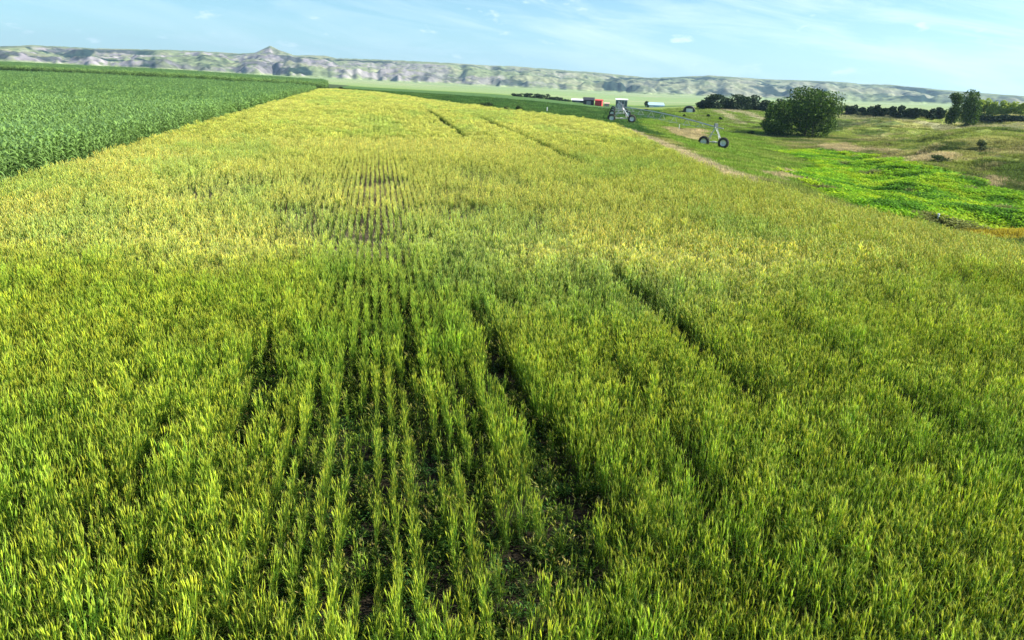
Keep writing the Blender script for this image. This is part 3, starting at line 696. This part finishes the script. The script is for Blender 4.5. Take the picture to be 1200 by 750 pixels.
def tree(name, u, v, hgt, wid, m, label, cat, group=None, count=3000, size=.22, clumps=14, trunk=.12, seed=1, stems=1, conic=0.0, pos=None, low=.12):
    rg = np.random.default_rng(seed); x, y = pos or ground_hit(u, v); z = H1(x, y)
    root = empty(name, (x, y, z - .05), rg.uniform(0, 6.28)); tag(root, label, cat, group)
    cs = []; rs = []
    for i in range(clumps):
        t = rg.uniform(low, .9); lim = (1 - abs(2 * (t - .45)) ** 2.2 * .75) * (1 - conic * t); a_ = rg.uniform(0, 6.28); r_ = wid * .5 * lim * math.sqrt(rg.uniform(0, 1)) * .78
        k = rg.uniform(.20, .33); cs.append((math.cos(a_) * r_, math.sin(a_) * r_, hgt * t)); rs.append((wid * k * (1 - conic * t * .8), wid * k * (1 - conic * t * .8), min(hgt * k * .75, hgt * (1 - t) * .9 + .1)))
    tb = MB()
    for s_ in range(stems):
        ox, oy = (rg.normal(0, wid * .10, 2) if stems > 1 else (0, 0)); r0 = trunk * hgt * .25 / math.sqrt(stems)
        pts = [(ox, oy, 0), (ox + rg.normal(0, .02) * hgt, oy + rg.normal(0, .02) * hgt, hgt * .3), (ox * 1.5 + rg.normal(0, .03) * hgt, oy * 1.5 + rg.normal(0, .03) * hgt, hgt * .62), (ox * 1.7, oy * 1.7, hgt * .85)]
        tb.path(pts, [r0, r0 * .75, r0 * .45, r0 * .15], 7)
        for c in [cs[i] for i in rg.choice(len(cs), min(len(cs), 6), replace=False)]:
            b0 = pts[1] if c[2] < hgt * .62 else pts[2]
            md_ = tuple((b0[i] + c[i]) / 2 + rg.normal(0, .02) * hgt for i in range(3))
            tb.path([b0, md_, c], [r0 * .4, r0 * .25, r0 * .08], 5)
    tb.build('trunk', M_bark, root)
    V, F = leaves(rg, cs, rs, count, size)
    V[:, 2] = np.maximum(V[:, 2], .03)
    link('crown', np_mesh('crown', V, [F], [m]), root)
    return root
# big cottonwood cluster on the right of the swale
tree('leafy_tree', 945, 160, 10.4, 12.5, L_broad, 'large full cottonwood with a sunlit crown, biggest of the trees beside the swale', 'tree', count=18000, size=.19, clumps=24, trunk=.16, seed=3, stems=3, low=.08)
tree('leafy_tree', 906, 159.5, 7.3, 6.4, L_broad, 'lower dark tree pressed against the left side of the largest tree', 'tree', count=9500, size=.18, clumps=22, trunk=.12, seed=8, stems=2, low=.08)
tree('leafy_tree', 922, 152, 7.0, 5.5, L_broad, 'tree half hidden behind the left shoulder of the largest tree', 'tree', count=3500, size=.2, clumps=12, seed=9, low=.1)
tree('leafy_tree', 1131, 148, 9.3, 5.2, L_broad, 'right and taller half of the tree pair on the open pasture ridge', 'tree', count=8000, size=.18, clumps=24, trunk=.14, seed=14, stems=2, low=.1)
tree('leafy_tree', 1114, 147.5, 8.7, 4.2, L_broad, 'left and narrower half of the tree pair on the open pasture ridge', 'tree', count=6000, size=.18, clumps=20, trunk=.12, seed=15, low=.08)
tree('round_bush', 1148, 177, 1.6, 1.9, L_shrub, 'small round dark bush alone on the tan pasture slope', 'bush', count=900, size=.09, clumps=7, seed=18, low=.2)
tree('round_bush', 1098, 192, 1.1, 2.6, L_shrub, 'low dark green bush at the upper edge of the bright swale', 'bush', count=700, size=.09, clumps=7, seed=19, low=.2)
# shelter belt
belt = [(824, 127, 9, 13), (829, 127, 12, 14), (838, 127.5, 15, 20), (849, 127.5, 13, 14), (861, 128, 16, 18), (873, 128.5, 14, 15), (884, 129, 16, 17), (896, 130, 13, 15), (909, 131, 14, 16)]
for i, (u, v, hp, wp) in enumerate(belt):
    x, y = ground_hit(u, v + 1); r = math.hypot(x, y); dep = (Mw.T @ np.array([x, y, H1(x, y) - H]))[2] * -1
    nth = ['first', 'second', 'third', 'fourth', 'fifth', 'sixth', 'seventh', 'eighth', 'ninth'][i]
    tree('shelterbelt_tree', u, v, hp * 1.15 / FPX * dep, wp * 1.15 / FPX * dep, L_dark, nth + ' dark tree from the left in the shelterbelt left of the largest tree', 'tree', 'dark trees of the left shelterbelt', count=2200, size=.26, clumps=16, seed=30 + i, pos=(x, y), low=.02)
nths = ['first', 'second', 'third', 'fourth', 'fifth', 'sixth', 'seventh', 'eighth', 'ninth', 'tenth', 'eleventh', 'twelfth', 'thirteenth', 'fourteenth', 'fifteenth', 'sixteenth', 'seventeenth']
us = np.linspace(982, 1100, 14)
for i, u in enumerate(us):
    v = np.interp(u, [975, 1105], [134.0, 138.5]); x, y = ground_hit(u, v + .6); r = math.hypot(x, y)
    if r > 420: x, y = x * 330 / r, y * 330 / r
    dep = -(Mw.T @ np.array([x, y, 0]))[2]; hp = 9.0 + (i * 37 % 11) * .45
    tree('cedar_tree', u, v, hp / FPX * dep, 14 / FPX * dep, L_dark, nths[i] + ' dark cedar from the left in the windbreak between the two large trees', 'tree', 'dark cedars of the middle windbreak', count=1500, size=.28, clumps=14, seed=60 + i, pos=(x, y), conic=.3, low=.02)
for i, u in enumerate(np.linspace(1143, 1212, 9)):
    x, y = ground_hit(u, np.interp(u, [1140, 1210], [141, 143])); r = math.hypot(x, y)
    if r > 420 or r < 150: x, y = x * 290 / r, y * 290 / r
    dep = -(Mw.T @ np.array([x, y, 0]))[2]
    tree('cedar_tree', u, 140, 6.2 / FPX * dep, 13 / FPX * dep, L_dark, nths[i] + ' dark cedar from the left in the hedge right of the ridge tree pair', 'tree', 'dark cedars right of the tree pair', count=1300, size=.26, clumps=13, seed=80 + i, pos=(x, y), low=.02)
    x2, y2 = x * 1.10, y * 1.10
    tree('pale_tree', u, 130, 16.5 / FPX * dep * 1.1, 14 / FPX * dep, L_yel, nths[i] + ' sunny yellow-green tree from the left, behind the dark hedge at the right edge', 'tree', 'yellow-green trees behind the right hedge', count=1500, size=.26, clumps=14, seed=95 + i, pos=(x2, y2), low=.05)
# far tree row left of the red shed
for i, u in enumerate(np.linspace(604, 664, 11)):
    x, y = ground_hit(u, 115.5 + (u - 604) * .03); r = math.hypot(x, y); x, y = x * 430 / r, y * 430 / r; dep = -(Mw.T @ np.array([x, y, 0]))[2]
    tree('row_tree', u, 115, (4.2 + (i * 29 % 7) * .35 - i * .08) / FPX * dep, 9.5 / FPX * dep, L_dark, nths[i] + ' distant dark tree from the left in the row left of the red shed', 'tree', 'distant tree row by the red shed', count=450, size=.3, clumps=9, seed=120 + i, pos=(x, y), low=.02)
for i, (u, v, hp, wp, lb) in enumerate([(567, 127, 6, 13, 'dark low shrub left at the far end of the wheat'), (595, 134, 9, 10, 'rounded dark shrub standing at the far corner of the wheat'), (609, 134, 9, 9, 'dark shrub right of the rounded one at the far corner of the wheat'),
                                  (400, 107, 4.5, 9, 'small dark bush by the corn end at the far left corner of the wheat'), (574, 125, 5, 9, 'greener shrub just behind the dark low shrub at the wheat end'), (880, 158, 4, 9, 'low shrub at the left foot of the tree cluster'),
                                  (799, 153, 2.6, 6, 'small dark clump of brush below the irrigation pipe'), (757, 131, 3.0, 4, 'leftmost small dark shrub on the slope behind the irrigation pipe'), (802, 137, 2.6, 3.4, 'small dark shrub behind the middle of the irrigation pipe'), (830, 137.5, 3.4, 4, 'small dark shrub just left above the near wheel tower'), (844, 141, 3.6, 4, 'small dark shrub just right above the near wheel tower'), (966, 291 / 2, 4, 8, 'dark low brush at the right foot of the tree cluster')]):
    x, y = ground_hit(u, v); dep = -(Mw.T @ np.array([x, y, H1(x, y) - H]))[2]
    tree('field_shrub', u, v, hp / FPX * dep, wp / FPX * dep, L_shrub, lb, 'shrub', count=500, size=.05 + .0006 * dep, clumps=6, seed=150 + i, pos=(x, y), low=.15)

# ------------------------------------------------------------------ CENTRE PIVOT
M_galv = mat('galvanised_steel', (.50, .52, .53), .45, .7, var=.15, vscale=4)
M_tyre = mat('tyre_rubber', (.022, .022, .022), .85, var=.3, vscale=5, dirt=(.06, .05, .035))
M_rim = mat('rim_paint', (.78, .79, .80), .4, .2, var=.08, vscale=4)
M_box = mat('control_box_grey', (.25, .26, .27), .5)
M_beam = mat('weathered_beam', (.62, .60, .52), .6, .2, var=.15, vscale=3)
T1 = np.array(ground_hit(836, 173)); T2 = np.array(ground_hit(730, 144)); 
T2 = T1 + (T2 - T1) / np.linalg.norm(T2 - T1) * min(max(np.linalg.norm(T2 - T1), 38), 50)
away = np.array([math.sin(R_(17.6)), math.cos(R_(17.6))])
TW = [T1, T2] + [T2 + away * 45 * k for k in (1, 2, 3)]
pv = empty('irrigation_pivot', (T1[0], T1[1], H1(*T1))); tag(pv, 'long galvanised center pivot sprinkler on wheeled towers, standing behind the right wheat edge', 'irrigation machine')
PO = np.array([T1[0], T1[1], H1(*T1)])
PH = 2.75
def loc3(xy, z): return (xy[0] - PO[0], xy[1] - PO[1], z - PO[2])
pipe = MB(); tr_ = MB()
tops = [np.array([t[0], t[1], H1(*t) + PH]) for t in TW]
for k in range(len(TW) - 1):
    a_, b_ = tops[k], tops[k + 1]; d = (b_ - a_); nseg = 8; sdv = np.cross(d / np.linalg.norm(d), [0, 0, 1]); prev = None
    for j in range(nseg + 1):
        t = j / nseg; p = a_ + d * t + np.array([0, 0, .35 * 4 * t * (1 - t)]) - PO
        if prev is not None: pipe.tube(prev, p, .084, n=8)
        prev_p, prev = prev, p
        if 0 < j < nseg:
            dp = .95 * (1 - abs(2 * t - 1) ** 3) * .9 + .1
            for s_ in (-1, 1):
                b2 = p + sdv * s_ * .55 - np.array([0, 0, dp]); tr_.tube(p, b2, .028, n=5)
            tr_.tube(p + sdv * .55 - np.array([0, 0, dp]), p - sdv * .55 - np.array([0, 0, dp]), .022, n=5)
            pb = p.copy()
    for s_ in (-1, 1):
        pts = []
        for j in range(nseg + 1):
            t = j / nseg; p = a_ + d * t + np.array([0, 0, .35 * 4 * t * (1 - t)]) - PO
            dp = 0 if j in (0, nseg) else .95 * (1 - abs(2 * t - 1) ** 3) * .9 + .1
            pts.append(p + (sdv * s_ * .55 - np.array([0, 0, dp]) if dp else 0))
            if 0 < j < nseg - 1:
                pass
        for j in range(nseg): tr_.tube(pts[j], pts[j + 1], .016, n=5)
# overhang past the near tower
dd_ = (tops[0] - tops[1]); dd_ = dd_ / np.linalg.norm(dd_)
pipe.tube(tops[0] - PO, tops[0] - PO + dd_ * 2.2, .07, .06)
pipe.build('pipeline', M_galv, pv, True); tr_.build('truss', M_galv, pv)
for k in range(2):                             # drop hoses of the two nearest spans
    for j in range(1, 12):
        dr = MB()
        t = j / 12; p = tops[k] + (tops[k + 1] - tops[k]) * t + np.array([0, 0, .35 * 4 * t * (1 - t)]) - PO
        dr.path([p, p - np.array([0, 0, 1.2]), p - np.array([0, 0, 1.32])], [.014, .014, .03], 5)
        dr.build('drop_hose', M_box, pv)
for k, t in enumerate(TW):
    z0 = H1(*t); sp = TW[min(k + 1, len(TW) - 1)] - TW[max(k - 1, 0)] if k else TW[1] - TW[0]; sp = sp / np.linalg.norm(sp)
    if k == 0: ang = R_(50); bx = np.array([math.cos(R_(-38)), math.sin(R_(-38))])
    else: bx = np.array([sp[1], -sp[0]])
    L2 = 1.35 if k == 0 else 1.9
    fr = MB(); top = np.array(loc3(t, z0 + PH)); e0 = np.array(loc3(t - bx * L2, z0 + .74)); e1 = np.array(loc3(t + bx * L2, z0 + .74)); px_ = np.array([-bx[1], bx[0], 0]) * .45
    for e in (e0, e1):
        for s_ in (-1, 1): fr.tube(e * .8 + (e0 + e1) / 2 * .2, top + px_ * s_, .045, n=6)
        fr.tube(e * .55 + (e0 + e1) / 2 * .45 + np.array([0, 0, .9]) * .0, top * .5 + e * .3 + (e0 + e1) * .1, .03, n=5)
    m0 = e0 * .5 + top * .5; m1 = e1 * .5 + top * .5; fr.tube(m0, m1, .035, n=6)
    fr.tube(top + px_, top - px_, .05, n=6)
    fr.build('tower_frame', M_galv, pv)
    bm_ = MB(); bm_.tube(e0, e1, .09, n=8); bm_.tube((e0 + e1) / 2 - np.array([*(bx * .25), 0]), (e0 + e1) / 2 + np.array([*(bx * .25), 0]), .15, n=8)
    bm_.build('base_beam', M_beam, pv)
    cb = MB(); cx = top + np.array([0, 0, .12]); cb.box(cx[0] - .22, cx[0] + .22, cx[1] - .16, cx[1] + .16, cx[2] - .05, cx[2] + .38); cb.build('control_box', M_box, pv)
    for e in (e0, e1):
        wo = empty('wheel_', (0, 0, 0)) if False else None
        ty = MB(); R0 = .74; W0 = .20; prof = [(-W0, .42), (-W0 * 1.05, .55), (-W0 * .9, .68), (-W0 * .5, R0), (W0 * .5, R0), (W0 * .9, .68), (W0 * 1.05, .55), (W0, .42)]
        ty.lathe(prof, 28, 'x')
        for q_ in range(18):      # tread lugs
            th = 2 * math.pi * q_ / 18
            for s_ in (-1, 1):
                th2 = th + (0 if s_ < 0 else math.pi / 18)
                c_ = Vector((s_ * W0 * .45, math.cos(th2) * (R0 + .008), math.sin(th2) * (R0 + .008))); d_ = Vector((s_ * W0 * .38, -math.sin(th2) * .06, math.cos(th2) * .06))
                ty.tube(c_ - d_, c_ + d_, .026, n=4)
        wh = ty.build('wheel', M_tyre, pv, False)
        side = np.array([-bx[1], bx[0], 0]); 
        if side @ np.array([t[0], t[1], 0]) > 0: side = -side
        wh.location = tuple(e + side * .32); wh.rotation_euler = (0, 0, math.atan2(side[1], side[0]))
        rm = MB(); rm.lathe([(-.14, .435), (-.15, .40), (-.02, .35), (.06, .10), (.06, .012), (.075, .012), (.075, .11), (.0, .36), (.14, .40), (.145, .435)], 28, 'x')
        rm.tube((-.32, 0, 0), (.13, 0, 0), .085, n=10)
        for q_ in range(8):
            th = 2 * math.pi * q_ / 8; rm.tube((.07, math.cos(th) * .075, math.sin(th) * .075), (.095, math.cos(th) * .075, math.sin(th) * .075), .012, n=5)
        rm.build('rim', M_rim, wh, True)

# ------------------------------------------------------------------ FARMSTEAD
M_red = mat('red_paint', (.55, .035, .03), .6, var=.15, vscale=2)
M_roofd = mat('dark_sheet', (.035, .035, .04), .6, .3, var=.3, vscale=2)
M_white = mat('white_paint', (.78, .79, .80), .6, var=.06)
M_blue = mat('pale_blue_sheet', (.42, .60, .70), .5, .2, var=.08)
M_grey = mat('grey_board', (.34, .35, .36), .8, var=.2, vscale=2)
M_dim = mat('bay_shade_and_door', (.11, .12, .13), .9)  # dark colour painted as the shade inside the bays; also one shed door
M_tan = mat('tan_sheet', (.55, .38, .28), .8, var=.1)
def shed(name, u, v, dist, w_px, h_px, depth, yaw, mats_, label, cat, roof=.3, openb=0, dpx=0, door=True):
    x, y = ground_hit(u, v); r = math.hypot(x, y); x, y = x * dist / r, y * dist / r; z = H1(x, y)
    dep = -(Mw.T @ np.array([x, y, 0]))[2]; W = w_px / FPX * dep; Hh = h_px / FPX * dep
    a_ = math.atan2(x, y); root = empty(name, (x, y, z - .1), -a_ + yaw); tag(root, label, cat)
    hw = W / 2; hd = depth / 2; ev = Hh * (1 - roof)
    wl = MB(); wl.add([(-hw, -hd, 0), (hw, -hd, 0), (hw, hd, 0), (-hw, hd, 0), (-hw, -hd, ev), (hw, -hd, ev), (hw, hd, ev), (-hw, hd, ev), (-hw, 0, Hh - .05), (hw, 0, Hh - .05)],
                      [(0, 1, 5, 4), (1, 2, 6, 9, 5), (2, 3, 7, 6), (3, 0, 4, 8, 7), (0, 3, 2, 1)]); wl.build('wall', mats_[0], root)
    rf = MB(); o = .25
    for s_ in (-1, 1):
        y1 = s_ * (hd + o); z1 = ev - o * (Hh - ev) / hd
        rf.add([(-hw - o, y1, z1), (hw + o, y1, z1), (hw + o, 0, Hh), (-hw - o, 0, Hh), (-hw - o, y1, z1 + .12), (hw + o, y1, z1 + .12), (hw + o, 0, Hh + .12), (-hw - o, 0, Hh + .12)],
               [(0, 1, 2, 3), (7, 6, 5, 4), (0, 4, 5, 1), (1, 5, 6, 2), (3, 7, 4, 0)])
    rf.build('roof', mats_[1], root)
    if door:
        d_ = MB(); dw = min(1.6, W * .2); d_.box(-dw, dw, -hd - .05, -hd - .01, .05, ev * .8); d_.build('door', mats_[2], root)
    for k in range(openb):
        d_ = MB(); x0 = -hw + W * (k + .12) / openb; x1 = -hw + W * (k + .80) / openb; d_.box(x0, x1, -hd - .07, -hd - .015, .1, ev * .86); d_.build('bay_shade_panel', M_dim, root)  # solid dark panels on the closed wall, painted as shade of open bays
    return root
shed('red_shed', 689.5, 124.5, 392, 12.5, 8.3, 9.0, R_(0), (M_roofd, M_roofd, M_grey), 'dark sided farm shed joined to a red end wall, left of the grey bay shed', 'shed', .32)
shed('red_grain_truck_box', 701.5, 124.8, 384, 8.0, 7.4, 5.0, R_(-6), (M_red, M_red, M_red), 'small bright red shed against the dark farm shed', 'shed', .15, door=False)
shed('small_tan_shed', 711, 124.3, 396, 6, 4.5, 3.0, 0, (M_tan, M_tan, M_grey), 'tiny tan shed right of the bright red shed', 'shed', .25)
shed('grey_bay_shed', 728, 125, 372, 13.5, 10.5, 5.0, 0, (M_grey, M_white, M_grey), 'tall grey open bay shed with white roof edge behind the irrigation pivot', 'shed', .10, openb=4, door=False)
shed('long_low_shed', 677, 119, 440, 14, 4.2, 6.0, 0, (M_roofd, M_white, M_dim), 'long low dark shed with pale roof at the right end of the far tree row', 'shed', .35)
shed('blue_steel_building', 768, 122.5, 420, 18, 5.2, 7.0, R_(12), (M_white, M_blue, M_blue), 'long pale blue steel building with white wall right of the grey bay shed', 'building', .5)
# quonset hut
x, y = ground_hit(808, 125); r = math.hypot(x, y); x, y = x * 250 / r, y * 250 / r; dep = -(Mw.T @ np.array([x, y, 0]))[2]; Rq = 7.4 / FPX * dep
qh = empty('quonset_hut', (x, y, H1(x, y) - .1), -math.atan2(x, y)); tag(qh, 'arched dark quonset hut with pale end door at the left end of the shelterbelt', 'shed')
sh = MB(); n_ = 16; vv = []; 
for yy in (-3.5, 5):
    for rr_ in (Rq, Rq - .15):
        for i in range(n_ + 1): t = math.pi * i / n_; vv.append((math.cos(t) * rr_, yy, math.sin(t) * rr_))
m_ = n_ + 1; ff = []
for i in range(n_):
    ff += [(i, i + 1, 2 * m_ + i + 1, 2 * m_ + i), (m_ + i + 1, m_ + i, 3 * m_ + i, 3 * m_ + i + 1), (i + 1, i, m_ + i, m_ + i + 1), (2 * m_ + i, 2 * m_ + i + 1, 3 * m_ + i + 1, 3 * m_ + i)]
sh.add(vv, ff); sh.build('shell', M_roofd, qh, True)
ew = MB(); ew.add([(math.cos(math.pi * i / n_) * (Rq - .16), -3.0, math.sin(math.pi * i / n_) * (Rq - .16)) for i in range(n_ + 1)], [tuple(range(n_ + 1))]); ew.build('end_wall', M_roofd, qh)
dr = MB(); dr.box(-Rq * .45, Rq * .55, -3.12, -3.03, 0, Rq * .62); dr.build('door', M_white, qh)
# dark tree beside the blue building
tree('row_tree', 758, 122, 3.2, 3.0, L_dark, 'small dark tree touching the left end of the pale blue building', 'tree', count=400, size=.28, clumps=6, seed=170, pos=tuple(np.array(ground_hit(757.5, 122.5)) / np.linalg.norm(ground_hit(757.5, 122.5)) * 405), low=.15)
# small posts and marker
def post(u, v, hgt, rad, m, name, label, cat, cap=None):
    x, y = ground_hit(u, v); root = empty(name, (x, y, H1(x, y) - .05)); tag(root, label, cat)
    b = MB(); b.tube((0, 0, 0), (0, 0, hgt), rad, rad * .95, 10); b.build('shaft', m, root)
    c_ = MB(); c_.tube((0, 0, hgt), (0, 0, hgt + .07), rad * 1.35, rad * 1.1, 10); c_.build('cap', cap or m, root)
    return root
post(795.5, 153, 1.15, .05, M_white, 'riser_post', 'thin white riser post on the green slope below the irrigation pipe', 'post')
post(1098, 261, .55, .06, M_white, 'marker_post', 'short white marker post at the swale edge beside the wheat', 'post')
post(641, 131, 1.0, .10, M_white, 'field_marker', 'small white marker at the far right corner of the wheat', 'post')
x, y = ground_hit(1090, 247.5); bd = empty('pale_board', (x, y, H1(x, y) + .12), R_(20)); tag(bd, 'pale flat board lying in the bright green swale', 'board')
b = MB(); b.box(-.75, .75, -.16, .16, 0, .05); b.build('plank', M_beam, bd); [MB().box(x_, x_ + .08, -.2, .2, -.06, -.001).build('batten', M_beam, bd) for x_ in (-.7, .62)]

# ------------------------------------------------------------------ HAZE
hzb = MB(); hzb.box(-5500, 6500, -60, 6800, -60, 190)
HM = bpy.data.materials.new('haze_mat'); HM.use_nodes = True; n_ = HM.node_tree.nodes; n_.remove(n_['Principled BSDF'])
pvn = n_.new('ShaderNodeVolumePrincipled'); pvn.inputs['Color'].default_value = (.50, .76, 1.0, 1); pvn.inputs['Density'].default_value = .00009; pvn.inputs['Anisotropy'].default_value = .3
HM.node_tree.links.new(pvn.outputs[0], n_['Material Output'].inputs['Volume'])
hz_o = hzb.build('haze', HM); tag(hz_o, 'thin blue summer haze over the valley and the far badlands', 'haze', None, 'stuff')
